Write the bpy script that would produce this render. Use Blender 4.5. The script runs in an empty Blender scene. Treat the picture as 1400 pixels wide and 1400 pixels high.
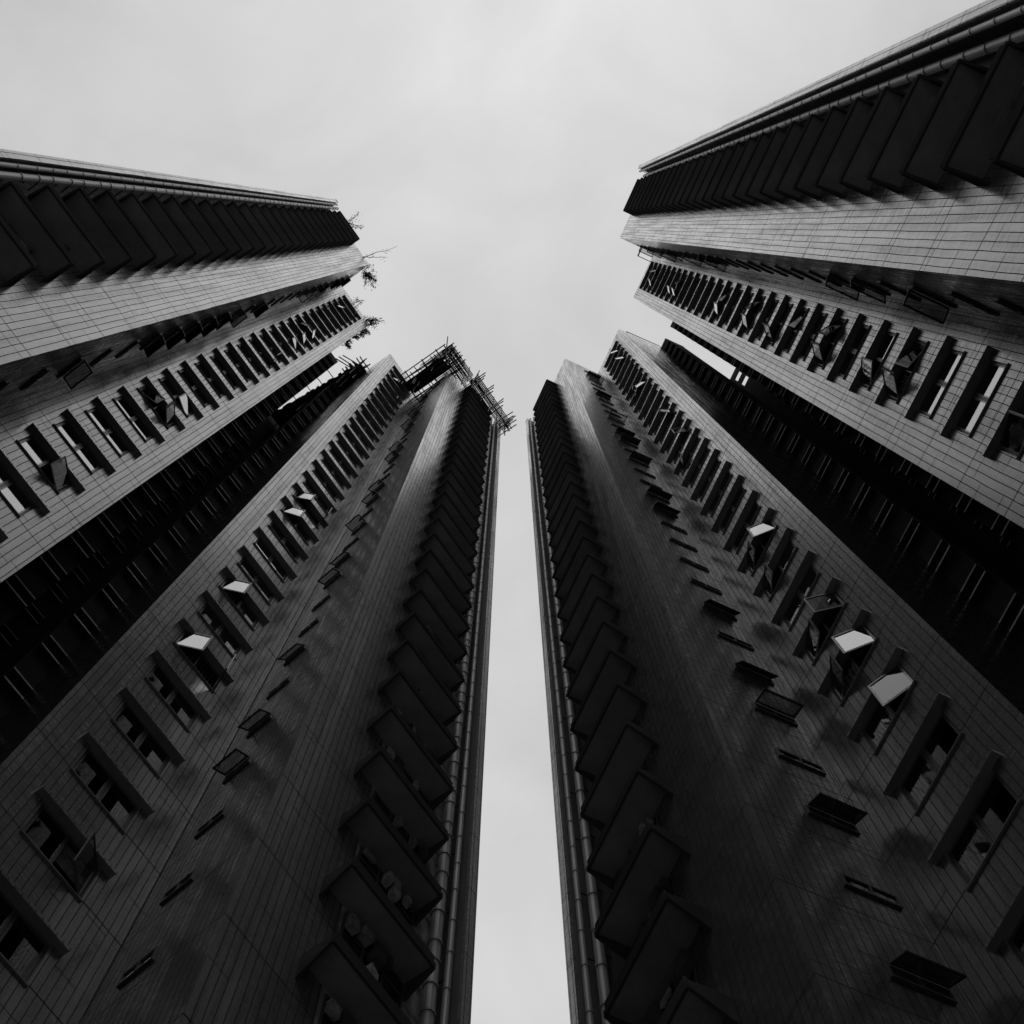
import bpy, bmesh, math, random
from mathutils import Vector, Matrix
random.seed(7)
scene = bpy.context.scene
col = scene.collection
S = 2.8            # one storey in metres
EYE = 1.6          # camera height above the ground
ROOF = 37.5        # roof height in storeys above the eye

# ------------------------------------------------------------------ camera
cam_d = bpy.data.cameras.new('camera')
cam_d.sensor_fit = 'HORIZONTAL'; cam_d.sensor_width = 36.0
cam_d.lens = 36.0 * 1700.0 / 1400.0
cam_d.clip_start = 0.05; cam_d.clip_end = 20000
cam = bpy.data.objects.new('camera', cam_d); col.objects.link(cam)
Zc = Vector((698.72 - 700, 308.83 - 700, 1700.0)).normalized()      # zenith seen from the camera (right, down, forward)
Xc = (Vector((1, 0, 0)) - Zc * Zc.x).normalized()
Yc = Zc.cross(Xc)
right = Vector((Xc.x, Yc.x, Zc.x)); down = Vector((Xc.y, Yc.y, Zc.y)); fwd = Vector((Xc.z, Yc.z, Zc.z))
M = Matrix((right, -down, -fwd)).transposed().to_4x4()
M.translation = Vector((0, 0, EYE))
cam.matrix_world = M
scene.camera = cam

# ------------------------------------------------------------------ sky and sun (bright thin overcast)
SUN = Vector((0.10, -0.31, 0.95)).normalized()
world = bpy.data.worlds.new('World'); scene.world = world; world.use_nodes = True
wn = world.node_tree.nodes; wl = world.node_tree.links
for n in list(wn): wn.remove(n)
def W(t, **k):
    n = wn.new(t)
    for a, b in k.items(): setattr(n, a, b)
    return n
w_out = W('ShaderNodeOutputWorld'); w_bg = W('ShaderNodeBackground')
w_sky = W('ShaderNodeTexSky', sky_type='NISHITA', sun_disc=False)
w_sky.sun_elevation = math.asin(SUN.z); w_sky.sun_rotation = math.atan2(SUN.x, SUN.y)
w_sky.dust_density = 4.0; w_sky.air_density = 1.2
w_bw = W('ShaderNodeRGBToBW'); wl.new(w_sky.outputs[0], w_bw.inputs[0])
w_tc = W('ShaderNodeTexCoord')
def wmath(op, a, b=None):
    n = W('ShaderNodeMath', operation=op)
    for i, v in enumerate((a, b)):
        if v is None: continue
        if isinstance(v, (int, float)): n.inputs[i].default_value = v
        else: wl.new(v, n.inputs[i])
    return n.outputs[0]
w_sep = W('ShaderNodeSeparateXYZ'); wl.new(w_tc.outputs['Generated'], w_sep.inputs[0])
w_z = wmath('MAXIMUM', w_sep.outputs[2], 0.0)
w_mr = W('ShaderNodeMapRange', interpolation_type='SMOOTHSTEP'); wl.new(w_z, w_mr.inputs[0])
for i_, v_ in enumerate((0.62, 0.83, 0.10, 6.5)): w_mr.inputs[i_ + 1].default_value = v_
w_over = w_mr.outputs[0]                                                             # overcast; low sky out of view darkened to dim the lower walls
w_dot = W('ShaderNodeVectorMath', operation='DOT_PRODUCT')
wl.new(w_tc.outputs['Generated'], w_dot.inputs[0])
GLOW = (right * (-0.06) + down * (-0.26) + fwd).normalized()
w_dot.inputs[1].default_value = GLOW
w_glow = wmath('MULTIPLY', wmath('POWER', wmath('MAXIMUM', w_dot.outputs['Value'], 0.0), 22.0), 0.16)
w_no = W('ShaderNodeTexNoise'); w_no.inputs['Scale'].default_value = 2.6; w_no.inputs['Detail'].default_value = 5.0
w_no.inputs['Roughness'].default_value = 0.5
wl.new(w_tc.outputs['Generated'], w_no.inputs['Vector'])
w_dx = W('ShaderNodeVectorMath', operation='DOT_PRODUCT'); wl.new(w_tc.outputs['Generated'], w_dx.inputs[0]); w_dx.inputs[1].default_value = (1, 0, 0)
w_side = wmath('SUBTRACT', 1.0, wmath('MULTIPLY', wmath('POWER', wmath('ABSOLUTE', w_dx.outputs['Value']), 2.0), 1.35))   # sky darker towards both sides
w_side = wmath('SUBTRACT', w_side, wmath('SUBTRACT', wmath('MULTIPLY', w_dx.outputs['Value'], 0.26), wmath('MULTIPLY', w_sep.outputs[1], 0.10)))
w_no2 = W('ShaderNodeTexNoise'); w_no2.inputs['Scale'].default_value = 7.0; w_no2.inputs['Detail'].default_value = 8.0; w_no2.inputs['Roughness'].default_value = 0.55
w_no2.inputs['Distortion'].default_value = 0.6
wl.new(w_tc.outputs['Generated'], w_no2.inputs['Vector'])
w_side = wmath('MULTIPLY', w_side, wmath('ADD', wmath('MULTIPLY', w_no2.outputs['Fac'], 0.34), 0.83))
w_cl = wmath('MULTIPLY', w_side, wmath('ADD', wmath('MULTIPLY', w_no.outputs['Fac'], 0.46), 0.77))
w_sum = wmath('MULTIPLY', wmath('ADD', wmath('ADD', wmath('MULTIPLY', w_bw.outputs[0], 0.08), w_over), w_glow), w_cl)
w_com = W('ShaderNodeCombineColor')
for i in range(3): wl.new(w_sum, w_com.inputs[i])
wl.new(w_com.outputs[0], w_bg.inputs[0]); w_bg.inputs[1].default_value = 0.091
wl.new(w_bg.outputs[0], w_out.inputs[0])

sun_d = bpy.data.lights.new('sun', 'SUN'); sun_d.energy = 0.35; sun_d.angle = math.radians(58); sun_d.color = (1, 1, 1)
sun = bpy.data.objects.new('sun', sun_d); col.objects.link(sun)
sun.rotation_euler = SUN.to_track_quat('Z', 'Y').to_euler(); sun.location = (0, -60, 160)

scene.view_settings.view_transform = 'Standard'; scene.view_settings.look = 'None'
scene.view_settings.exposure = 0.0; scene.view_settings.gamma = 1.0

# ------------------------------------------------------------------ materials
def newmat(name):
    m = bpy.data.materials.new(name); m.use_nodes = True
    return m, m.node_tree.nodes, m.node_tree.links, m.node_tree.nodes['Principled BSDF']
def grey(v): return (v, v, v, 1)
class NB:
    def __init__(s, nodes, links): s.n = nodes; s.l = links
    def math(s, op, a, b=None, c=None):
        n = s.n.new('ShaderNodeMath'); n.operation = op
        for i, v in enumerate((a, b, c)):
            if v is None: continue
            if isinstance(v, (int, float)): n.inputs[i].default_value = v
            else: s.l.new(v, n.inputs[i])
        return n.outputs[0]
    def ramp(s, x, lo, hi, a, b):
        n = s.n.new('ShaderNodeMapRange'); s.l.new(x, n.inputs[0])
        for i, v in enumerate((lo, hi, a, b)): n.inputs[i + 1].default_value = v
        return n.outputs[0]
    def noise(s, vec, scale, detail=3, rough=0.5):
        n = s.n.new('ShaderNodeTexNoise'); n.inputs['Scale'].default_value = scale
        n.inputs['Detail'].default_value = detail; n.inputs['Roughness'].default_value = rough
        s.l.new(vec, n.inputs['Vector']); return n.outputs['Fac']
    def comb(s, x, y, z):
        n = s.n.new('ShaderNodeCombineXYZ')
        for i, v in enumerate((x, y, z)):
            if isinstance(v, (int, float)): n.inputs[i].default_value = v
            else: s.l.new(v, n.inputs[i])
        return n.outputs[0]
    def col(s, v):
        n = s.n.new('ShaderNodeCombineColor')
        for i in range(3): s.l.new(v, n.inputs[i])
        return n.outputs[0]

def plain(name, v, rough=0.6, var=0.25, scale=2.0, metal=0.0, streak=False, spec=0.5):
    m, n, l, p = newmat(name); b = NB(n, l)
    tc = n.new('ShaderNodeTexCoord'); vec = tc.outputs['Object']
    if streak:
        mp = n.new('ShaderNodeMapping'); mp.inputs['Scale'].default_value = (1, 1, 0.12); l.new(vec, mp.inputs[0]); vec = mp.outputs[0]
    f = b.noise(vec, scale, 5, 0.6)
    oi = n.new('ShaderNodeObjectInfo')
    k = b.math('MULTIPLY', b.ramp(f, 0.25, 0.75, v * (1 - var), v * (1 + var)), b.ramp(oi.outputs['Random'], 0, 1, 1 - var * .5, 1 + var * .5))
    l.new(b.col(k), p.inputs['Base Color'])
    p.inputs['Roughness'].default_value = rough; p.inputs['Metallic'].default_value = metal
    p.inputs['Specular IOR Level'].default_value = spec
    return m

def tile_mat(name, base, rough, joint=0.06):
    """stacked narrow glazed tiles in 0.2 m columns, dark vertical joints, one movement joint per storey"""
    m, n, l, p = newmat(name); b = NB(n, l)
    tc = n.new('ShaderNodeTexCoord')
    sp = n.new('ShaderNodeSeparateXYZ'); l.new(tc.outputs['Object'], sp.inputs[0])
    sn = n.new('ShaderNodeSeparateXYZ'); l.new(tc.outputs['Normal'], sn.inputs[0])
    side = b.math('GREATER_THAN', b.math('ABSOLUTE', sn.outputs[0]), 0.6)
    u = b.math('ADD', b.math('MULTIPLY', sp.outputs[0], b.math('SUBTRACT', 1.0, side)), b.math('MULTIPLY', sp.outputs[1], side))
    # slightly hand laid: the joints waver
    wob = b.math('MULTIPLY', b.math('SUBTRACT', b.noise(b.comb(u, 0.0, sp.outputs[2]), 0.55, 2), 0.5), 0.05)
    cu = b.math('DIVIDE', b.math('ADD', u, wob), 0.07 * S)
    zc = b.math('DIVIDE', b.math('ADD', sp.outputs[2], wob), S)
    fu = b.math('FRACT', cu); iu = b.math('FLOOR', cu)
    tz = b.math('MULTIPLY', zc, 40.0); fz = b.math('FRACT', tz); iz = b.math('FLOOR', tz)
    vj = b.math('LESS_THAN', fu, 0.10)
    fs = b.math('FRACT', b.math('ADD', zc, 0.52))
    hj = b.math('LESS_THAN', fs, 0.013)
    # fainter broken joints between, a different height in each column group
    wn3 = n.new('ShaderNodeTexWhiteNoise'); wn3.noise_dimensions = '2D'
    l.new(b.comb(b.math('FLOOR', b.math('DIVIDE', iu, 3.0)), b.math('FLOOR', zc), 0.0), wn3.inputs['Vector'])
    hj2 = b.math('LESS_THAN', b.math('ABSOLUTE', b.math('SUBTRACT', b.math('FRACT', zc), wn3.outputs['Value'])), 0.006)
    j = b.math('MAXIMUM', b.math('MAXIMUM', vj, hj), b.math('MULTIPLY', hj2, 0.6))
    wn1 = n.new('ShaderNodeTexWhiteNoise'); wn1.noise_dimensions = '2D'; l.new(b.comb(iu, iz, 0.0), wn1.inputs['Vector'])
    wn2 = n.new('ShaderNodeTexWhiteNoise'); wn2.noise_dimensions = '2D'
    l.new(b.comb(iu, b.math('FLOOR', b.math('DIVIDE', iz, 6.0)), 0.0), wn2.inputs['Vector'])
    stain = b.noise(b.comb(b.math('MULTIPLY', u, 3.2), 0.0, b.math('MULTIPLY', sp.outputs[2], 0.12)), 1.0, 5, 0.65)
    patch = b.noise(b.comb(b.math('MULTIPLY', u, 0.5), 3.0, b.math('MULTIPLY', sp.outputs[2], 0.5)), 1.0, 4, 0.6)
    k = b.math('MULTIPLY', b.ramp(wn1.outputs['Value'], 0, 1, 0.93, 1.07), b.ramp(wn2.outputs['Value'], 0, 1, 0.94, 1.06))
    k = b.math('MULTIPLY', k, b.ramp(stain, 0.3, 0.7, 0.60, 1.26))
    k = b.math('MULTIPLY', k, b.ramp(patch, 0.3, 0.7, 0.78, 1.18))
    v = b.math('MULTIPLY', k, base)
    v = b.math('ADD', b.math('MULTIPLY', v, b.math('SUBTRACT', 1.0, j)), b.math('MULTIPLY', j, joint))
    l.new(b.col(v), p.inputs['Base Color'])
    r = b.math('ADD', b.ramp(wn1.outputs['Value'], 0, 1, rough * 0.75, rough * 1.25), b.math('MULTIPLY', j, 0.5))
    l.new(b.math('ADD', r, b.ramp(stain, 0.35, 0.7, 0.15, -0.03)), p.inputs['Roughness'])
    l.new(b.ramp(j, 0, 1, 0.9, 0.0), p.inputs['Specular IOR Level'])
    bp = n.new('ShaderNodeBump'); bp.inputs['Strength'].default_value = 0.06; bp.inputs['Distance'].default_value = 0.05
    l.new(b.noise(tc.outputs['Object'], 1.7, 3, 0.6), bp.inputs['Height']); l.new(bp.outputs[0], p.inputs['Normal'])
    return m

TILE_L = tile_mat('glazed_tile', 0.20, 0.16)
TILE_R = tile_mat('darker_glazed_tile', 0.125, 0.175)  # right tower: darker base than the left
TILE = TILE_L
TILE_D = tile_mat('glazed_tile_shaded', 0.05, 0.23)  # same glazed tile, recess shade put into a darker base
TILE_W = tile_mat('shaded_tile_light_well', 0.045, 0.2)  # light well tile with its shade put into the base colour
SOFFIT = plain('soffit_paint', 0.27, 0.85, 0.25, 1.5)
EDGE = plain('ledge_edge', 0.6, 0.6, 0.5, 2.0)
BLACK = plain('shade_black', 0.045, 0.9, 0.3, 1.2, spec=0.1)  # light well shade put into the colour; scaffold boards share it
DECK = plain('slab_underside', 0.29, 0.85, 0.3, 1.2)
SLAB = plain('slab_concrete', 0.07, 0.85, 0.3, 1.2, spec=0.0)
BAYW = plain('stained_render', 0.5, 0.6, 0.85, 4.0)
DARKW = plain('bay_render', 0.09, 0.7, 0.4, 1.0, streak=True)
CONC = plain('pale_concrete', 0.30, 0.7, 0.3, 0.9, streak=True)
PIPE = plain('pipe_plastic', 0.22, 0.45, 0.35, 2.5, streak=True)
ALU = plain('aluminium', 0.16, 0.4, 0.15, 6.0, metal=0.4)
IRON = plain('dark_iron', 0.07, 0.5, 0.2, 3.0)
BAMBOO = plain('weathered_bamboo', 0.045, 0.6, 0.35, 1.2)
LEAF = plain('leaf', 0.05, 0.6, 0.4, 3.0)
TWIG = plain('twig', 0.05, 0.8, 0.3, 3.0)
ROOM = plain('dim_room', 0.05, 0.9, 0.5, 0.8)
PANE = plain('dark_pane', 0.02, 0.08, 0.2, 2.0)
CLOTH = plain('laundry_cloth', 0.42, 0.9, 0.6, 9.0)

def glass_mat(name, see, ior):
    m, n, l, p = newmat(name)
    out = n['Material Output']
    n.remove(p)
    gl = n.new('ShaderNodeBsdfGlossy'); gl.inputs['Roughness'].default_value = 0.02; gl.inputs['Color'].default_value = grey(0.95)
    tr = n.new('ShaderNodeBsdfTransparent'); tr.inputs['Color'].default_value = grey(see)
    fr = n.new('ShaderNodeFresnel'); fr.inputs['IOR'].default_value = ior
    mx = n.new('ShaderNodeMixShader')
    l.new(fr.outputs[0], mx.inputs[0]); l.new(tr.outputs[0], mx.inputs[1]); l.new(gl.outputs[0], mx.inputs[2])
    l.new(mx.outputs[0], out.inputs[0])
    return m
GLASS = glass_mat('mirror_film_glass', 0.5, 3.6)
GLASS_D = glass_mat('clear_glass', 0.65, 1.75)
GLASS2 = glass_mat('tinted_glass', 0.55, 1.7)

def ground_mat():
    m, n, l, p = newmat('courtyard_paving'); b = NB(n, l)
    tc = n.new('ShaderNodeTexCoord')
    br = n.new('ShaderNodeTexBrick'); br.inputs['Scale'].default_value = 1.6
    br.inputs['Color1'].default_value = grey(0.24); br.inputs['Color2'].default_value = grey(0.19); br.inputs['Mortar'].default_value = grey(0.06)
    l.new(tc.outputs['Object'], br.inputs['Vector']); l.new(br.outputs['Color'], p.inputs['Base Color'])
    p.inputs['Roughness'].default_value = 0.85
    return m
PAVING = ground_mat()

# ------------------------------------------------------------------ mesh builder
class MB:
    def __init__(s): s.bm = bmesh.new(); s.mats = []
    def mi(s, m):
        if m not in s.mats: s.mats.append(m)
        return s.mats.index(m)
    def hexa(s, p, m):               # 8 corners: bottom ring, top ring
        vs = [s.bm.verts.new(q) for q in p]; k = s.mi(m)
        fs = []
        for f in ((3, 2, 1, 0), (4, 5, 6, 7), (0, 1, 5, 4), (1, 2, 6, 5), (2, 3, 7, 6), (3, 0, 4, 7)):
            fc = s.bm.faces.new([vs[i] for i in f]); fc.material_index = k; fs.append(fc)
        bmesh.ops.recalc_face_normals(s.bm, faces=fs)
        return fs
    def box(s, x0, x1, y0, y1, z0, z1, m):
        return s.hexa([(x0, y0, z0), (x1, y0, z0), (x1, y1, z0), (x0, y1, z0), (x0, y0, z1), (x1, y0, z1), (x1, y1, z1), (x0, y1, z1)], m)
    def prism(s, poly, z0, z1, m):
        a = [s.bm.verts.new((x, y, z0)) for x, y in poly]; b = [s.bm.verts.new((x, y, z1)) for x, y in poly]
        k = s.mi(m); fs = []
        n = len(poly)
        for i in range(n):
            fs.append(s.bm.faces.new([a[i], a[(i + 1) % n], b[(i + 1) % n], b[i]]))
        fs.append(s.bm.faces.new(a)); fs.append(s.bm.faces.new(b))
        for f in fs: f.material_index = k
        bmesh.ops.recalc_face_normals(s.bm, faces=fs)
        return fs
    def face(s, pts, m):
        f = s.bm.faces.new([s.bm.verts.new(q) for q in pts]); f.material_index = s.mi(m); return f
    def tube(s, pts, r, m, seg=8, cap=True):
        pts = [Vector(p) for p in pts]; k = s.mi(m); rings = []
        rr = r if isinstance(r, (list, tuple)) else [r] * len(pts)
        for i, p in enumerate(pts):
            d = (pts[min(i + 1, len(pts) - 1)] - pts[max(i - 1, 0)]).normalized()
            up = Vector((0, 0, 1)) if abs(d.z) < 0.9 else Vector((1, 0, 0))
            e1 = d.cross(up).normalized(); e2 = d.cross(e1)
            rings.append([s.bm.verts.new(p + (e1 * math.cos(t) + e2 * math.sin(t)) * rr[i]) for t in [2 * math.pi * q / seg for q in range(seg)]])
        for a, b in zip(rings, rings[1:]):
            for q in range(seg):
                f = s.bm.faces.new([a[q], a[(q + 1) % seg], b[(q + 1) % seg], b[q]]); f.material_index = k; f.smooth = True
        if cap:
            for rg in (rings[0], rings[-1]):
                f = s.bm.faces.new(rg); f.material_index = k
    def mesh(s, name):
        me = bpy.data.meshes.new(name); s.bm.to_mesh(me); s.bm.free()
        for m in s.mats: me.materials.append(m)
        return me
    def build(s, name, parent=None, loc=(0, 0, 0), rot=None):
        return link(name, s.mesh(name), parent, loc, rot)
def link(name, me, parent=None, loc=(0, 0, 0), rot=None):
    o = bpy.data.objects.new(name, me); col.objects.link(o); o.parent = parent; o.location = loc
    if rot: o.rotation_euler = rot
    return o
def tag(o, label=None, cat=None, group=None, kind=None):
    for k, v in (('label', label), ('category', cat), ('group', group), ('kind', kind)):
        if v: o[k] = v
    return o
def empty(name, loc, rz=0):
    o = bpy.data.objects.new(name, None); col.objects.link(o); o.location = loc; o.rotation_euler = (0, 0, rz)
    o.empty_display_size = 1; return o

# ------------------------------------------------------------------ ground
g = MB(); R = 3000
g.face([(-R, -R, 0), (R, -R, 0), (R, R, 0), (-R, R, 0)], PAVING)
tag(g.build('ground'), kind='structure')

# ------------------------------------------------------------------ tower builder
class Frame:
    """plan coordinates in storeys (a along the facade, b away from the camera) to metres local to the tower"""
    def __init__(s, theta, sign, a0, b0):
        s.s = sign; s.a0 = a0; s.b0 = b0
        t = math.radians(theta)
        e = Vector((math.cos(t), math.sin(t))); n = Vector((-math.sin(t), math.cos(t))) * (1 if sign > 0 else -1)
        s.e, s.n = e, n
        rz = theta if sign > 0 else theta + 180
        o = (e * a0 + n * b0) * S
        s.origin = (o.x, o.y, 0); s.rz = math.radians(rz)
    def x(s, a): return s.s * (a - s.a0) * S
    def y(s, b): return (b - s.b0) * S
    def z(s, h): return h * S + EYE
    def p(s, a, b, h): return (s.x(a), s.y(b), s.z(h))
    def world(s, a, b, h):
        v = (s.e * a + s.n * b) * S
        return Vector((v.x, v.y, h * S + EYE))

def box(mb, F, a0, a1, b0, b1, h0, h1, m):
    x0, x1 = sorted((F.x(a0), F.x(a1)))
    return mb.box(x0, x1, F.y(b0), F.y(b1), F.z(h0), F.z(h1), m)

HOOD_D = 0.062; HOOD_T = 0.028; WIN_H = 0.455; RECESS = 0.028; SILL_D = 0.022
K0, K1 = 1, 36

def window_mesh(sgn, width, states, var=0, glass=None):
    """window in its opening; origin at the middle of the opening head on the wall face; x = along wall, y into the building"""
    w = width * S / 2; hgt = WIN_H * S; y0 = RECESS * S
    mb = MB()
    fw = 0.032
    mb.box(-w - .03, w + .03, -.05, y0, -hgt - .03, -hgt + .004, SOFFIT)        # sill
    mb.box(-w, w, y0, y0 + 0.06, -hgt, -hgt + fw, ALU); mb.box(-w, w, y0, y0 + 0.06, -fw, 0, ALU)
    mb.box(-w, -w + fw, y0, y0 + 0.06, -hgt + fw, -fw, ALU); mb.box(w - fw, w, y0, y0 + 0.06, -hgt + fw, -fw, ALU)
    mb.box(-fw / 2, fw / 2, y0, y0 + 0.06, -hgt + fw, -fw, ALU)
    for i, st in enumerate(states):
        if st == 0:
            x0, x1 = (-w + fw, -fw / 2) if i == 0 else (fw / 2, w - fw)
            sash_bars(mb, x0 + .008, x1 - .008, -hgt + fw + .008, -fw - .008, y0 - 0.016, glass)
    # dim room behind: five sides of a shallow box
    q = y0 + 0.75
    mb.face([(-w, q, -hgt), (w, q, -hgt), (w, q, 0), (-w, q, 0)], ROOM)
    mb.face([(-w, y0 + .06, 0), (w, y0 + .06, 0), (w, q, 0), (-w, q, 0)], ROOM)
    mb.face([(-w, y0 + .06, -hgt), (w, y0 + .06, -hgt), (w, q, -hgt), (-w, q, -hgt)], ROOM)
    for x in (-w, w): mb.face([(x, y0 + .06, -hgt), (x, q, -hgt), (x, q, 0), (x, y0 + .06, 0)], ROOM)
    if var == 1:                                        # gathered curtain on one side
        for i in range(9):
            x = -w + .06 + i * .085
            mb.box(x, x + .05, y0 + .16 + .03 * (i % 2), y0 + .19 + .03 * (i % 2), -hgt + .05, -.04, CLOTH)
    elif var == 2:                                      # iron grille behind the glass
        for i in range(1, 14):
            x = -w + 2 * w * i / 14
            mb.box(x, x + .018, y0 + .12, y0 + .138, -hgt + .02, -.02, ALU)
        for z in (-.3, -.75): mb.box(-w + .02, w - .02, y0 + .139, y0 + .155, -hgt * .5 + z * .5, -hgt * .5 + z * .5 + .03, ALU)
    elif var == 3:                                      # half lowered louvre blind
        for i in range(11):
            z = -.06 - i * .062
            mb.box(.03, w - .05, y0 + .12, y0 + .16, z - .018, z, CLOTH)
    return mb.mesh('window')
def sash_bars(mb, x0, x1, z0, z1, y, glass=None):
    t = 0.036; d = 0.034
    mb.box(x0, x1, y, y + d, z0, z0 + t, ALU); mb.box(x0, x1, y, y + d, z1 - t, z1, ALU)
    mb.box(x0, x0 + t, y, y + d, z0 + t, z1 - t, ALU); mb.box(x1 - t, x1, y, y + d, z0 + t, z1 - t, ALU)
    g_ = 0.010                                   # glazing bead, a thin second line inside the sash
    for (p0, p1, q0, q1) in ((x0 + t + .012, x1 - t - .012, z0 + t + .012, z0 + t + .012 + g_), (x0 + t + .012, x1 - t - .012, z1 - t - .012 - g_, z1 - t - .012),
                             (x0 + t + .012, x0 + t + .012 + g_, z0 + t + .03, z1 - t - .03), (x1 - t - .012 - g_, x1 - t - .012, z0 + t + .03, z1 - t - .03)):
        mb.box(p0, p1, y - .004, y + .012, q0, q1, ALU)
    yy = y + d * .5
    mb.face([(x0 + t, yy, z0 + t), (x1 - t, yy, z0 + t), (x1 - t, yy, z1 - t), (x0 + t, yy, z1 - t)], glass or GLASS)
def open_sash_mesh(side, width, glass=None):
    """hinge on the z axis at x = 0; side -1: hinged on its left edge and reaching to +x, +1 mirrored"""
    w = width * S / 2 - 0.032 - 0.016 - .016; hgt = WIN_H * S - 0.064 - .016
    mb = MB()
    x0, x1 = (0, w) if side < 0 else (-w, 0)
    sash_bars(mb, x0, x1, -hgt, 0, 0, glass)
    return mb.mesh('open_sash')
def hood_mesh(width, d=HOOD_D):
    w = width * S / 2; mb = MB(); t = HOOD_T * S
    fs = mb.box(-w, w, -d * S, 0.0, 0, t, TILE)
    k = mb.mi(SOFFIT)
    for f in fs:
        if f.normal.z < -0.5: f.material_index = k
    mb.box(-w + .05, w - .05, -d * S + .03, -d * S + .05, -0.006, 0, SOFFIT)   # drip groove
    return mb.mesh('window_hood')

def slab_mesh(depth, width, proud, sgn_cam):
    """cantilevered planter slab, origin at its front lower middle; y into the building, brackets at both ends"""
    mb = MB(); w = width * S / 2; d = depth * S
    t = 0.11
    mb.box(-w + .07, w - .07, 0.0, d, 0, t, DECK)                        # deck
    mb.box(-w + .07, w - .07, -0.012, 0.05, -.02, .32, SLAB)             # upstand along the front
    for x0, x1 in ((-w, -w + .07), (w - .07, w)):                       # end fins hanging below, slanting back to the wall
        mb.hexa([(x0, -.01, -0.06), (x1, -.01, -0.06), (x1, proud * S + .05, -0.62), (x0, proud * S + .05, -0.62),
                 (x0, -.01, t + .02), (x1, -.01, t + .02), (x1, d, t + .02), (x0, d, t + .02)], SLAB)
    for i in range(1, 6):                                               # shallow ribs of the formwork under the deck
        y = 0.07 + (d - 0.1) * i / 6
        mb.box(-w + .07, w - .07, y, y + 0.02, -0.006, 0.0, DECK)
    return mb.mesh('planter_slab')

def bay_window_mesh(width, seed):
    """ribbon window above a planter slab; origin lower middle on the wall, y into the building"""
    rr = random.Random(seed)
    mb = MB(); w = width * S / 2; h = 2.5
    mb.box(-w, w, -.04, .0, 0, .06, ALU); mb.box(-w, w, -.04, .0, h - .06, h, ALU); mb.box(-w, w, -.035, -.002, 1.1, 1.15, ALU); mb.box(-w, w, -.035, -.002, 2.02, 2.07, ALU)
    n = 3
    for i in range(n + 1):
        x = -w + (2 * w - .05) * i / n
        mb.box(x, x + .05, -.04, -.001, .06, h - .06, ALU)
    mb.face([(-w, -.012, 0), (w, -.012, 0), (w, -.012, h), (-w, -.012, h)], PANE)
    x = -w
    while x < w - .3:                                                       # clutter on the slab: coolers, crates, drying cloths
        ww = rr.uniform(.18, .62); hh = rr.uniform(.22, 1.0); dd = rr.uniform(.12, .5)
        if rr.random() < .72:
            m_ = rr.choice((CONC, CLOTH, ALU, DARKW, SLAB))
            q = [rr.uniform(-.05, .05) for _ in range(4)]
            x1 = min(x + ww, w)
            mb.hexa([(x, -dd, .06), (x1, -dd, .06), (x1, -.045, .06), (x, -.045, .06), (x + q[0], -dd + q[1], hh), (x1 + q[2], -dd + q[3], hh * .93), (x1, -.045, hh), (x, -.045, hh)], m_)
        x += ww + rr.uniform(.02, .3)
    x = -w + .05
    while x < w - .2:                                                       # ducts, rails and washing hung high
        ww = rr.uniform(.06, .36); z0 = rr.uniform(1.7, 2.3); z1 = rr.uniform(2.3, 2.48); dd = rr.uniform(.06, .3)
        if rr.random() < .68:
            q = [rr.uniform(-.06, .06) for _ in range(4)]; x1 = min(x + ww, w)
            mb.hexa([(x + q[0], -dd, z0), (x1 + q[1], -dd, z0 + q[2]), (x1, -.045, z0), (x, -.045, z0), (x, -dd * .9, z1), (x1, -dd * .9, z1), (x1, -.045, z1), (x, -.045, z1)], rr.choice((CLOTH, CONC, ALU, CLOTH, DARKW)))
        x += ww + rr.uniform(.02, .22)
    return mb.mesh('bay_window')

def side_window_mesh(direction, blen, openw):
    """small window on a recess side wall; origin at lower middle on the wall; direction = local x the wall faces"""
    mb = MB(); w = blen * S / 2; h = (0.125 if openw else 0.14) * S; pr = 0.06 * direction
    xs = sorted((0, pr))
    def bar(y0, y1, z0, z1, x0=None, x1=None, m=IRON):
        a, b = (xs if x0 is None else sorted((x0, x1)))
        mb.box(a, b, y0, y1, z0, z1, m)
    bar(-w, w, 0, .05); bar(-w, w, h - .05, h); bar(-w, -w + .05, .05, h - .05); bar(w - .05, w, .05, h - .05); bar(-.025, .025, .05, h - .05)
    gx = pr * .4
    if not openw:
        mb.face([(gx, -w, 0), (gx, w, 0), (gx, w, h), (gx, -w, h)], GLASS2)
    mb.face([(0.004 * direction, -w + .05, .05), (0.004 * direction, w - .05, .05), (0.004 * direction, w - .05, h - .05), (0.004 * direction, -w + .05, h - .05)], ROOM)
    return mb.mesh('side_window')
def side_sash_mesh(direction, blen):
    """top hung sash, hinge along y at the origin, hanging down -z"""
    mb = MB(); w = blen * S / 2 - .04; h = 0.46
    t = .05
    mb.box(-.018, .018, -w, w, -t, 0, IRON); mb.box(-.018, .018, -w, w, -h, -h + t, IRON)
    mb.box(-.018, .018, -w, -w + t, -h + t, -t, IRON); mb.box(-.018, .018, w - t, w, -h + t, -t, IRON)
    mb.box(-.05, -.018, -.03, .03, -h + .01, -h + .05, IRON)             # handle
    mb.face([(0, -w + t, -h + t), (0, w - t, -h + t), (0, w - t, -t), (0, -w + t, -t)], GLASS2)
    return mb.mesh('open_sash')

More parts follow.
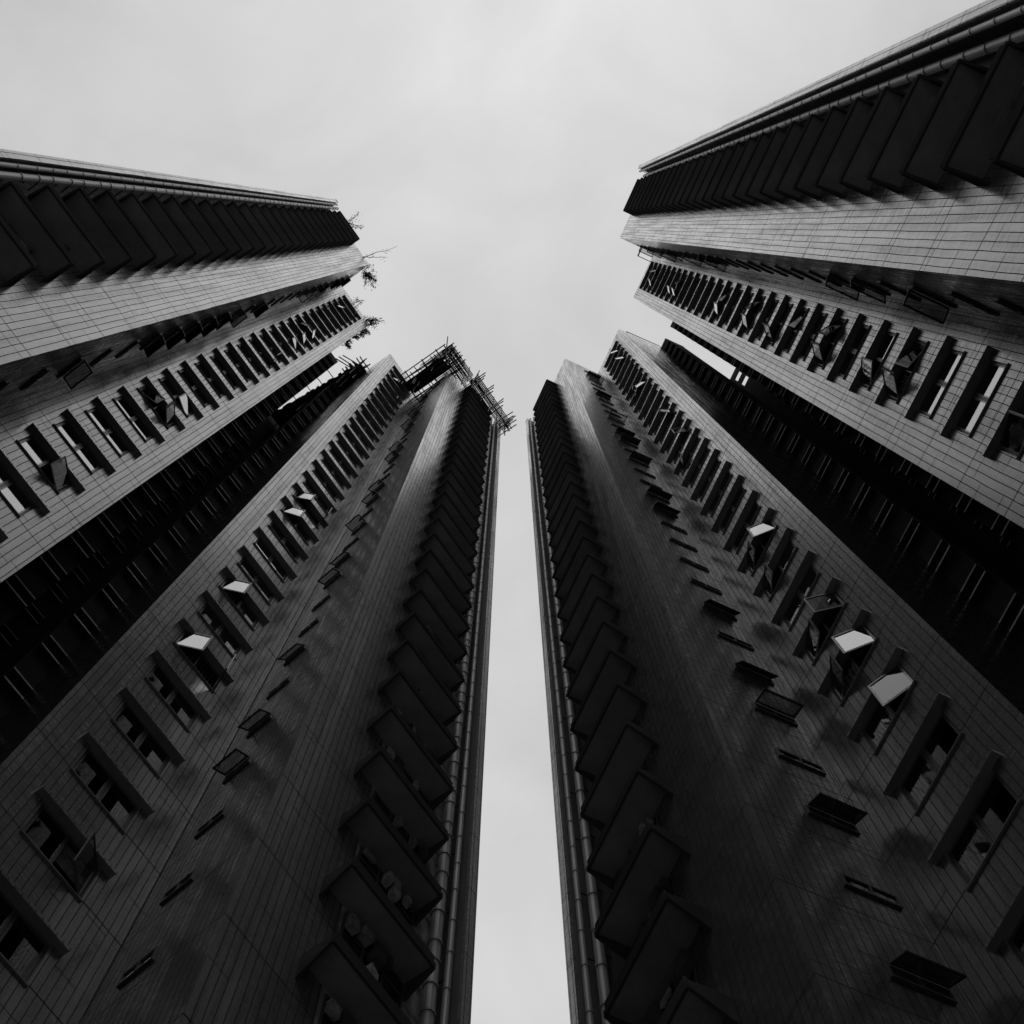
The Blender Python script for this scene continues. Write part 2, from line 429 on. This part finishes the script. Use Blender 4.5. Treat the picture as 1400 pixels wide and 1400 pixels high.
def ledge_mesh(F, width, depth):
    """pair of thin service ledges that stand out of the light well stack on every floor"""
    mb = MB(); w = width * S / 2
    for z0 in (0.0, 0.25 * S):
        mb.box(-w, w, -depth * S, 0, z0, z0 + .05, BLACK)
        mb.box(-w, w, -depth * S - .012, -depth * S, z0 - .012, z0 + .062, EDGE)
    for x in (-w, w - .04): mb.box(x, x + .04, -depth * S * .5, 0, .04, .25 * S + .01, BLACK)
    return mb.mesh('service_ledge')

def wall_with_openings(mb, F, b, a0, a1, wa0, wa1, heads, h0, h1, m, deep):
    """front wall face at b between a0 and a1 with one real window opening per storey, reveals included"""
    def q(p0, p1, z0, z1):
        mb.face([F.p(p0, b, z0), F.p(p1, b, z0), F.p(p1, b, z1), F.p(p0, b, z1)], m)
    q(a0, wa0, h0, h1); q(wa1, a1, h0, h1)
    z = h0
    for hd in heads:
        sl = hd - WIN_H
        q(wa0, wa1, z, sl)
        for av in (wa0, wa1):
            mb.face([F.p(av, b, sl), F.p(av, b + deep, sl), F.p(av, b + deep, hd), F.p(av, b, hd)], SOFFIT)
        for hv in (sl, hd):
            mb.face([F.p(wa0, b, hv), F.p(wa1, b, hv), F.p(wa1, b + deep, hv), F.p(wa0, b + deep, hv)], SOFFIT)
        z = hd
    q(wa0, wa1, z, h1)

def build_tower(spec):
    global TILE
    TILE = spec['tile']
    F = Frame(spec['theta'], spec['sign'], spec['a0'], spec['b0'])
    root = empty('apartment_tower', F.origin, F.rz)
    tag(root, spec['label'], 'building', 'apartment towers')
    sg = F.s
    cache = {}
    for arm in spec['arms']:
        d = arm['dir']                       # +1: arm lies towards +a of the light well, -1: towards -a
        bw, bt, bs, bb = arm['b_win'], arm['b_tile'], arm['b_slab'], arm['b_bay']
        ac, ai, at, ae = arm['a_corner'], arm['a_inner'], arm['a_tile'], arm['a_tile_end']
        top = arm.get('roof', ROOF)
        BACK = spec['back']
        heads = [k + arm['fr'] for k in range(K0, K1 + 1)]
        w0, w1 = arm['win']; wc = (w0 + w1) / 2; ww = abs(w1 - w0)
        h0 = -EYE / S
        # ---- walls of this arm
        mb = MB()
        lo, hi = min(w0, w1), max(w0, w1)
        a_lo, a_hi = min(ac, ai), max(ac, ai)
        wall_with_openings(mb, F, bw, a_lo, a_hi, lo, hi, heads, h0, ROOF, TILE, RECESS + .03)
        def vq(p, q, z0, z1, m): mb.face([F.p(p[0], p[1], z0), F.p(q[0], q[1], z0), F.p(q[0], q[1], z1), F.p(p[0], p[1], z1)], m)
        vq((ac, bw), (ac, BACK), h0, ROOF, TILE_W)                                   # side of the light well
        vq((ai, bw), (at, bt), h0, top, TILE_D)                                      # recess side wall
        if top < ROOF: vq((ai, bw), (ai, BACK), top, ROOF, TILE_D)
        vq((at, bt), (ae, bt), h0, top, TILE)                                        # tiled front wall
        af0, af1 = arm['fin']
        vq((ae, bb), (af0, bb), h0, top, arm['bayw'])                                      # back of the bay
        # roof
        mb.face([F.p(ac, bw, ROOF), F.p(ai, bw, ROOF), F.p(ai, BACK, ROOF), F.p(ac, BACK, ROOF)], CONC)
        mb.face([F.p(ai, bw, top), F.p(at, bt, top), F.p(ae, bt, top), F.p(ae, bb, top), F.p(af0, bb, top), F.p(af0, BACK, top), F.p(ai, BACK, top)], CONC)
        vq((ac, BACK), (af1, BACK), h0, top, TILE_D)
        mb.build('wall', root)
        # ---- end fin
        mb = MB()
        box(mb, F, af0, af1, arm['b_fin'] + .02, BACK, h0, top - 0.02, DARKW)  # fin body in dark render, shade of its inner face put into the colour
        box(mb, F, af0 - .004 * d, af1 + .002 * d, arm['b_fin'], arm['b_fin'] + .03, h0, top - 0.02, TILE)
        box(mb, F, af0 - .004 * d, af1 + .004 * d, arm['b_fin'] - .006, arm['b_fin'] + .03, top - .02, top + .05, CONC)
        mb.build('end_fin', root)
        # ---- windows and hoods
        hk = ('hood', ww)
        hood_w = abs(arm['hood'][1] - arm['hood'][0]); hc = sum(arm['hood']) / 2
        hood_me = hood_mesh(hood_w)
        wins = {}
        sash = {}
        for k, hd in zip(range(K0, K1 + 1), heads):
            link('window_hood', hood_me, root, F.p(hc, bw, hd))
            st = arm['open'].get(k)
            if st is None:
                st = [0, 0]
                if random.random() < arm['p_open']:
                    i = random.randrange(2); st[i] = random.choice((18, 25, 35, 55, 70))
                    if random.random() < .3: st[1 - i] = random.choice((15, 30, 60))
            st = list(st)                       # given as (sash at the smaller a, sash at the larger a)
            if sg < 0: st = st[::-1]            # to local left, right
            dull = d > 0 and k <= 11
            key = (st[0] > 0, st[1] > 0, random.randrange(4), dull)
            if key not in wins: wins[key] = window_mesh(sg, ww, key[:2], key[2], GLASS_D if dull else GLASS)
            wo = link('window', wins[key], root, F.p(wc, bw, hd))
            if k in arm['open'] and max(st) > 40: wo['label'] = 'window with a casement standing wide open'
            for i in (0, 1):
                if st[i] > 0:
                    side = -1 if i == 0 else 1
                    sk = (side, k <= 9)
                    if sk not in sash: sash[sk] = open_sash_mesh(side, ww, GLASS_D if sk[1] else None)
                    x = side * (ww * S / 2 - .040)
                    link('open_sash', sash[sk], wo, (x, RECESS * S - .04, -.040), (0, 0, math.radians(st[i]) * side))
        # ---- planter slabs
        s0, s1 = arm['slab']; sm = slab_mesh(bb - bs, abs(s1 - s0), bt - bs, 0)
        for k in range(K0, K1 + 1):
            if k + arm['fs'] < top - .1:
                link('planter_slab', sm, root, F.p((s0 + s1) / 2, bs, k + arm['fs']))
        bwms = [bay_window_mesh(abs(s1 - s0) * .70, q_ + 10 * d) for q_ in range(6)]
        for k in range(K0, K1 + 1):
            link('bay_window', bwms[(k * 5 + k // 6) % 6], root, F.p((s0 + s1) / 2 + d * .12, bt - .001, k + arm['fs'] + .06), None) if k + 1 + arm['fs'] < top else None
        # ---- small windows on the recess side wall
        b0, b1 = arm['side_win']; bl = b1 - b0; bc = (b0 + b1) / 2
        t_ = (bc - bt) / (bw - bt); aw = at + (ai - at) * t_
        direction = -d * sg
        swm = {}
        ssm = None
        ang = math.atan2((ai - at) * sg, bw - bt)
        for k in range(K0, K1 + 1):
            h = k + arm['fsw']
            op = random.random() < arm['p_side']
            if op not in swm: swm[op] = side_window_mesh(direction, bl, op)
            so = link('side_window', swm[op], root, F.p(aw, bc, h), (0, 0, -ang))
            if op:
                if ssm is None: ssm = side_sash_mesh(direction, bl)
                link('open_sash', ssm, so, (direction * .08, 0, .125 * S - .02), (0, -direction * math.radians(random.choice((30, 45, 60, 75))), 0))
        # ---- drain pipes
        for (pa, pb, pr) in arm['pipes']:
            mb = MB(); x, y = F.x(pa), F.y(pb); r = pr * S
            mb.tube([(x, y, 0.0), (x, y, F.z(top - .15))], r, PIPE, 10)
            for k in range(K0, K1 + 1):
                for f_ in ((0.0, .34, .67) if pr > .05 else (0.1, .6)):
                    z = F.z(k + f_ + arm['fs'] + random.uniform(-.07, .07))
                    if z < F.z(top - .2): mb.tube([(x, y, z), (x, y, z + .09)], r * 1.17, PIPE, 10)
                z = F.z(k + arm['fs'] + .3)
                if z < F.z(top - .5):
                    mb.box(x - .02, x + .02, y, F.y(bb), z, z + .05, IRON)                     # bracket
                    if pr > .05:                                                            # branch from the bay
                        dx = -d * sg
                        mb.tube([(x, y, z - .35), (x + dx * .14, y + .05, z - .2), (x + dx * .34, y + .1, z - .1), (x + dx * .34, y + .45, z - .08)], r * .72, PIPE, 8)
            mb.build('drain_pipe', root)
        # ---- light well stack with its ledges
        l0, l1 = arm['stack']; bl0 = arm['b_stack']
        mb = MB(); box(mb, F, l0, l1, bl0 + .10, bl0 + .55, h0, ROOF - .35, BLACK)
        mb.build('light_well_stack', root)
        lm = ledge_mesh(F, abs(l1 - l0) - .01, .08)
        for k in range(K0 + 3, K1 + 1):
            link('service_ledge', lm, root, F.p((l0 + l1) / 2, bl0 + .10, k + arm['fl']))
        mb = MB(); box(mb, F, l0, l1, bl0 + .02, bl0 + .6, ROOF - .35, ROOF - .02, BLACK)
        mb.build('stack_cap', root)
    # ---- core wall across the back of the light well, with two stair openings near the top
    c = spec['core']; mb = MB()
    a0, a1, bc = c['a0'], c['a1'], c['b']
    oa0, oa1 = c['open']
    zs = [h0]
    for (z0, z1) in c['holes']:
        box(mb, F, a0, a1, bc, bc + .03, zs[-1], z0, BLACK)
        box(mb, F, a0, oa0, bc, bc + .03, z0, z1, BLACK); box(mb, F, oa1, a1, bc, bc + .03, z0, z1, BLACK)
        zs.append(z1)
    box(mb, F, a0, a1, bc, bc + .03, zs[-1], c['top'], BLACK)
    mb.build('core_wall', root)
    ca0 = spec['arms'][0]['stack'][1]; ca1 = spec['arms'][1]['stack'][0]
    cl = ledge_mesh(F, (ca1 - ca0) * .8, .06)
    for k in range(K0 + 3, K1 - 3):
        link('core_ledge', cl, root, F.p((ca0 + ca1) / 2 + .05, bc, k + .2))
    # ---- roof railings
    for (pts, hz, n) in spec['rails']:
        mb = MB()
        for i in range(n):
            mb.tube([F.p(a, b, hz[0] + (hz[1] - hz[0]) * (i + 1) / n) for a, b in pts], .03 if i == n - 1 else .018, IRON, 6)
        for a, b in pts: mb.tube([F.p(a, b, hz[0]), F.p(a, b, hz[1])], .03, IRON, 6)
        mb.build('roof_railing', root)
    return root, F

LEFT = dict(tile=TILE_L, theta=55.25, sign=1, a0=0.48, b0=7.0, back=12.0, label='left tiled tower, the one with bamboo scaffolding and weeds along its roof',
    arms=[
        dict(dir=-1, b_win=5.116, b_tile=4.085, b_slab=3.79, b_bay=4.085, a_corner=-0.045, a_inner=-1.45, a_tile=-1.475, a_tile_end=-2.45,
             fr=0.40, win=(-1.065, -0.43), hood=(-1.158, -0.315), slab=(-3.146, -2.175), fs=0.60, side_win=(4.48, 4.82), fsw=0.08, bayw=BAYW,
             fin=(-3.44, -3.545), b_fin=3.785, pipes=((-3.385, 3.83, .026), (-3.29, 3.88, .040)), stack=(-0.045, 0.31), b_stack=6.53, fl=0.79,
             open={11: (0, 0), 12: (0, 28), 13: (0, 0), 14: (0, 0), 15: (0, 0), 16: (20, 38), 17: (0, 18), 28: (30, 45), 27: (0, 30), 26: (0, 20)}, p_open=.15, p_side=.45),
        dict(dir=1, b_win=5.116, b_tile=3.80, b_slab=3.54, b_bay=3.80, a_corner=1.0, a_inner=2.52, a_tile=2.385, a_tile_end=3.30,
             fr=0.35, win=(1.42, 2.07), hood=(1.318, 2.173), slab=(3.055, 4.11), fs=0.28, side_win=(4.48, 4.80), fsw=0.10, bayw=BAYW, roof=36.9,
             fin=(4.44, 4.56), b_fin=3.53, pipes=((4.385, 3.64, .030), (4.24, 3.68, .052)), stack=(0.70, 1.0), b_stack=6.53, fl=0.54,
             open={8: (0, 35), 9: (0, 0), 10: (0, 0), 11: (0, 0), 12: (42, 70), 13: (0, 0), 14: (42, 0), 15: (0, 0), 16: (0, 0), 17: (0, 0), 18: (38, 0), 19: (44, 75), 29: (0, 0)}, p_open=.12, p_side=.4),
    ],
    core=dict(a0=-0.045, a1=1.0, b=8.9, open=(.35, .6), holes=(), top=ROOF),
    rails=[([(-0.10, 5.2), (-0.75, 5.2), (-1.40, 5.2)], (ROOF, ROOF + .12), 1), ([(1.02, 5.35), (1.02, 6.4)], (ROOF, ROOF + .32), 1)])

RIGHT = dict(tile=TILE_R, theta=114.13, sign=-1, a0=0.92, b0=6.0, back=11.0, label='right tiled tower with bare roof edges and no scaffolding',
    arms=[
        dict(dir=-1, b_win=4.168, b_tile=3.058, b_slab=2.755, b_bay=3.058, a_corner=0.42, a_inner=-0.996, a_tile=-0.996, a_tile_end=-1.98,
             fr=0.63, win=(-0.655, -0.005), hood=(-0.756, 0.094), slab=(-2.665, -1.685), fs=0.55, side_win=(3.50, 3.95), fsw=0.30, bayw=DARKW,
             fin=(-3.0, -3.12), b_fin=2.72, pipes=((-2.93, 2.78, .028), (-2.86, 2.95, .045)), stack=(0.42, 0.735), b_stack=5.52, fl=0.70,
             open={9: (0, 14), 10: (0, 0), 11: (0, 0), 12: (16, 38), 13: (0, 24), 14: (0, 0), 15: (32, 40), 16: (0, 0), 17: (15, 0), 18: (0, 42), 29: (30, 40), 30: (0, 35), 34: (50, 40)}, p_open=.18, p_side=.45),
        dict(dir=1, b_win=4.168, b_tile=3.066, b_slab=2.765, b_bay=3.066, a_corner=1.42, a_inner=2.89, a_tile=2.885, a_tile_end=3.87,
             fr=0.34, win=(1.815, 2.465), hood=(1.712, 2.565), slab=(3.59, 4.60), fs=0.60, side_win=(3.63, 4.05), fsw=0.22, bayw=DARKW,
             fin=(5.02, 5.14), b_fin=2.79, pipes=((4.965, 2.86, .028), (4.88, 2.96, .045)), stack=(1.10, 1.42), b_stack=5.54, fl=0.67,
             open={7: (0, 0), 8: (0, 0), 9: (27, 0), 10: (43, 30), 11: (52, 20), 12: (0, 0), 13: (0, 25), 14: (43, 25), 15: (0, 0), 20: (0, 30), 35: (45, 0)}, p_open=.12, p_side=.4),
    ],
    core=dict(a0=0.42, a1=1.42, b=7.88, open=(1.07, 1.34), holes=((35.3, 35.85), (36.38, 36.92)), top=ROOF),
    rails=[([(1.415, 4.45), (1.405, 5.55)], (ROOF, ROOF + .4), 1),
           ([(-0.75, 3.80), (-1.0, 3.80), (-1.25, 3.80)], (ROOF, ROOF + .36), 3), ([(-0.75, 3.80), (-0.75, 4.25)], (ROOF, ROOF + .36), 3)])
towerL, FL = build_tower(LEFT)
towerR, FR = build_tower(RIGHT)

# ------------------------------------------------------------------ bamboo scaffolds on the left tower
def scaffold(label, anchor, poles):
    base = FL.world(*anchor)
    root = empty('bamboo_scaffold', base, FL.rz)
    tag(root, label, 'scaffold', 'bamboo scaffolds on the left tower')
    for (p, q, r) in poles:
        a = Vector(((p[0] - anchor[0]) * S, (p[1] - anchor[1]) * S, (p[2] - anchor[2]) * S))
        b = Vector(((q[0] - anchor[0]) * S, (q[1] - anchor[1]) * S, (q[2] - anchor[2]) * S))
        mb = MB(); L = (b - a); n = 5
        bend = Vector((random.uniform(-.03, .03), random.uniform(-.03, .03), random.uniform(-.03, .03)))
        pts = [L * (i / n) + bend * math.sin(math.pi * i / n) for i in range(n + 1)]
        mb.tube(pts, [r * (1.1 - .25 * i / n) for i in range(n + 1)], BAMBOO, 6)
        mb.build('pole', root, a)
    return root
rnd = random.Random(3)
j = lambda v, e=.03: v + rnd.uniform(-e, e)
# scaffold 1: wraps the planter bay front, right hand end
pl = []
for b in (3.30, 3.45):
    for h in (35.3, 35.75, 36.2, 36.65, 37.1):
        pl.append(((j(2.95, .06), b, j(h)), (j(4.72, .08), b, j(h)), .045))
    for a in (3.05, 3.45, 3.85, 4.25, 4.62):
        pl.append(((j(a), b, 34.9), (j(a), b, j(37.4, .2)), .045))
for a in (3.05, 3.5, 4.0, 4.5, 4.66):
    for h in (35.5, 36.4, 37.0): pl.append(((j(a), 3.05, j(h)), (j(a), 3.9, j(h)), .04))
pl.append(((4.50, 3.5, 35.6), (4.75, 3.25, 38.3), .05)); pl.append(((3.02, 3.5, 35.6), (3.02, 3.28, 38.4), .05))
scaffold('bamboo scaffold along the top of the planter column beside the open sky', (3.9, 3.4, 35.0), pl)
# scaffold 2: lattice round the tiled corner
pl = []
for b in (3.42, 3.62):
    for h in (35.2, 35.6, 36.0, 36.4, 36.8, 37.2):
        pl.append(((j(1.78, .08), b, j(h)), (j(2.95, .05), b, j(h)), .045))
for a in (1.85, 2.05, 2.25, 2.5, 2.75):
    for b in (3.42, 3.62): pl.append(((j(a), b, 34.8), (j(a), b, j(37.6, .3)), .045))
for a in (1.80, 1.95, 2.1, 2.25, 2.4):
    for h in (35.6, 36.2, 36.9): pl.append(((j(a), 3.3, j(h)), (j(a), j(4.3, .3), j(h)), .042))
pl.append(((1.95, 3.6, 35.4), (1.60, 3.45, 38.0), .055))
scaffold('bamboo lattice scaffold around the tiled roof corner, the tallest of the three', (2.3, 3.6, 35.0), pl)
# scaffold platform: boards over the recess
base = (2.12, 4.5, 36.3)
pr = empty('scaffold_platform', FL.world(*base), FL.rz)
tag(pr, 'dark boarded scaffold platform spanning the recess between window wall and corner', 'platform')
mb = MB()
for i in range(5):
    mb.box((-0.22 + i * .085) * S, (-0.22 + i * .085 + .088) * S, (-0.78 + rnd.uniform(-.16, .1)) * S, (0.62 + rnd.uniform(-.1, .12)) * S, i % 2 * .012, .05 + i % 2 * .012, BLACK)
mb.build('board', pr)
for q in (-.7, -.2, .4):
    mb = MB(); mb.tube([(-.5 * S, q * S, -.06), (.55 * S, q * S, -.06)], .05, BAMBOO, 6); mb.build('pole', pr)
for q in (-.45, -.30, .40):
    mb = MB(); mb.tube([(q * S, -1.0 * S, .55), (q * S, .75 * S, .6)], .045, BAMBOO, 6); mb.build('pole', pr)
for q in range(9):
    x = rnd.uniform(-.32, .42); z = rnd.uniform(-.9, .35)
    mb = MB(); mb.tube([(x * S, rnd.uniform(-1.0, -.6) * S, z * S), ((x + rnd.uniform(-.08, .08)) * S, rnd.uniform(.5, .85) * S, (z + rnd.uniform(-.06, .06)) * S)], .04, BAMBOO, 6); mb.build('pole', pr)
for q in range(8):
    y = rnd.uniform(-.75, .6); z = rnd.uniform(-.8, .2)
    mb = MB(); mb.tube([(rnd.uniform(-.5, -.3) * S, y * S, z * S), (.42 * S, (y + rnd.uniform(-.08, .08)) * S, (z + rnd.uniform(-.05, .05)) * S)], .038, BAMBOO, 6); mb.build('pole', pr)
for q in range(5):
    x = rnd.uniform(-.35, .1); y = rnd.uniform(-.7, .55)
    mb = MB(); mb.tube([(x * S, y * S, -1.6 * S), (x * S, (y + .04) * S, rnd.uniform(.2, .7) * S)], .04, BAMBOO, 6); mb.build('pole', pr)
# scaffold 3: in the light well
pl = []
for h in (34.4, 34.9, 35.4, 35.9, 36.4):
    for a in (.72, .86):
        pl.append(((j(a), 5.62, j(h)), (j(a), 8.6, j(h)), .045))
for b in (5.72, 5.85, 5.98, 6.12, 6.3, 6.9, 7.6, 8.2):
    for h in (34.8, 35.6, 36.3): pl.append(((j(.52 if b < 6.2 else .62 - (b - 6.3) * .06), j(b), j(h)), (j(1.0), j(b), j(h)), .045))
for b in (5.8, 6.25, 6.9, 7.6):
    for a in (.70, .84): pl.append(((a, b, 33.5), (j(a), j(b), j(37.0, .3)), .045))
for b in (6.7, 7.1, 7.5, 8.0): pl.append(((.3, j(b), 36.15), (.95, j(b), j(36.1)), .035))
for h in (35.2, 35.8, 36.5): pl.append(((j(.2), 6.15, h), (j(.8), 5.9, j(h)), .045))
slot_sc = scaffold('bamboo scaffold crammed into the light well between the arms', (.6, 6.6, 34.5), pl)
mb = MB(); b = 5.8
while b < 8.75:                                            # planks laid across, ends uneven
    wd = rnd.uniform(.07, .11)
    a0 = (.66 if b < 6.2 else .62 - (b - 6.2) * .085) + rnd.uniform(-.025, .03)
    z = (36.0 - 34.5 + rnd.uniform(0, .02)) * S
    mb.box((a0 - .6) * S, (1.0 - .6) * S, (b - 6.6) * S, (b + wd + .004 - 6.6) * S, z, z + .05, BLACK)
    b += wd
mb.box((.80 - .6) * S, (.84 - .6) * S, (5.8 - 6.6) * S, (8.7 - 6.6) * S, (35.96 - 34.5) * S, (36.03 - 34.5) * S, BLACK)
mb.build('deck', slot_sc)

# ------------------------------------------------------------------ weeds on the left tower's roof
def weed(label, a, b, h, size, lean, n_br, leaves, droop=0.0, seed=1, spread=1.0, spread_x=None):
    rr = random.Random(seed)
    root = empty('roof_weed', FL.world(a, b, h), FL.rz)
    tag(root, label, 'plant', 'weeds on the left roof')
    tw = MB(); lf = MB()
    lean = Vector(lean)
    for i in range(n_br):
        p = Vector((rr.uniform(-.25, .25) * (spread_x or spread), rr.uniform(-.25, .25) * spread, 0))
        d = (lean + Vector((rr.uniform(-.7, .7), rr.uniform(-.7, .7), rr.uniform(.0, .9)))).normalized()
        pts = [p]; L = size * rr.uniform(.5, 1.1)
        for s in range(7):
            d = (d + Vector((rr.uniform(-.22, .22), rr.uniform(-.22, .22), rr.uniform(-.15, .15) - droop * .22))).normalized()
            pts.append(pts[-1] + d * L / 7)
        tw.tube(pts, [.026 * (1 - s / 8) + .008 for s in range(8)], TWIG, 5)
        for s in range(leaves // n_br):
            q = rr.randrange(1, 8); c = pts[q] + Vector((rr.gauss(0, 1), rr.gauss(0, 1), rr.gauss(0, 1))) * .10 * size ** .5
            e1 = Vector((rr.gauss(0, 1), rr.gauss(0, 1), rr.gauss(0, 1))).normalized()
            e2 = e1.cross(Vector((rr.gauss(0, 1), rr.gauss(0, 1), rr.gauss(0, 1)))).normalized()
            l_ = rr.uniform(.05, .12); w_ = l_ * .36
            lf.face([c - e1 * l_, c + e2 * w_, c + e1 * l_, c - e2 * w_], LEAF)
    tw.build('stem', root); lf.build('foliage', root)
weed('sparse upright weed beside the pipe end of the roof', -2.85, 4.09, 37.45, 2.6, (.45, -1.0, .35), 6, 170, 0, 1)
weed('long bare arching twig reaching out over the sky from the tiled roof corner', -1.75, 4.1, 37.45, 3.4, (.75, -1.0, .3), 2, 36, .1, 2, .3)
weed('bushy drooping weed hanging in the roof recess', -1.35, 4.35, 37.45, 1.5, (.7, -.2, .2), 14, 520, .7, 3)
weed('small tuft on the roof edge above the window column', -0.75, 5.12, 37.48, .9, (.3, -.8, .5), 4, 60, 0, 4)
weed('leafy weed sprouting from the roof corner by the light well', -0.15, 5.12, 37.48, 1.2, (.4, -.9, .3), 12, 420, .2, 5)
weed('trailing hanging creeper along the light well edge of the roof', -0.04, 5.72, 37.45, .62, (.7, .0, .1), 26, 900, .8, 6, 5.6, .5)
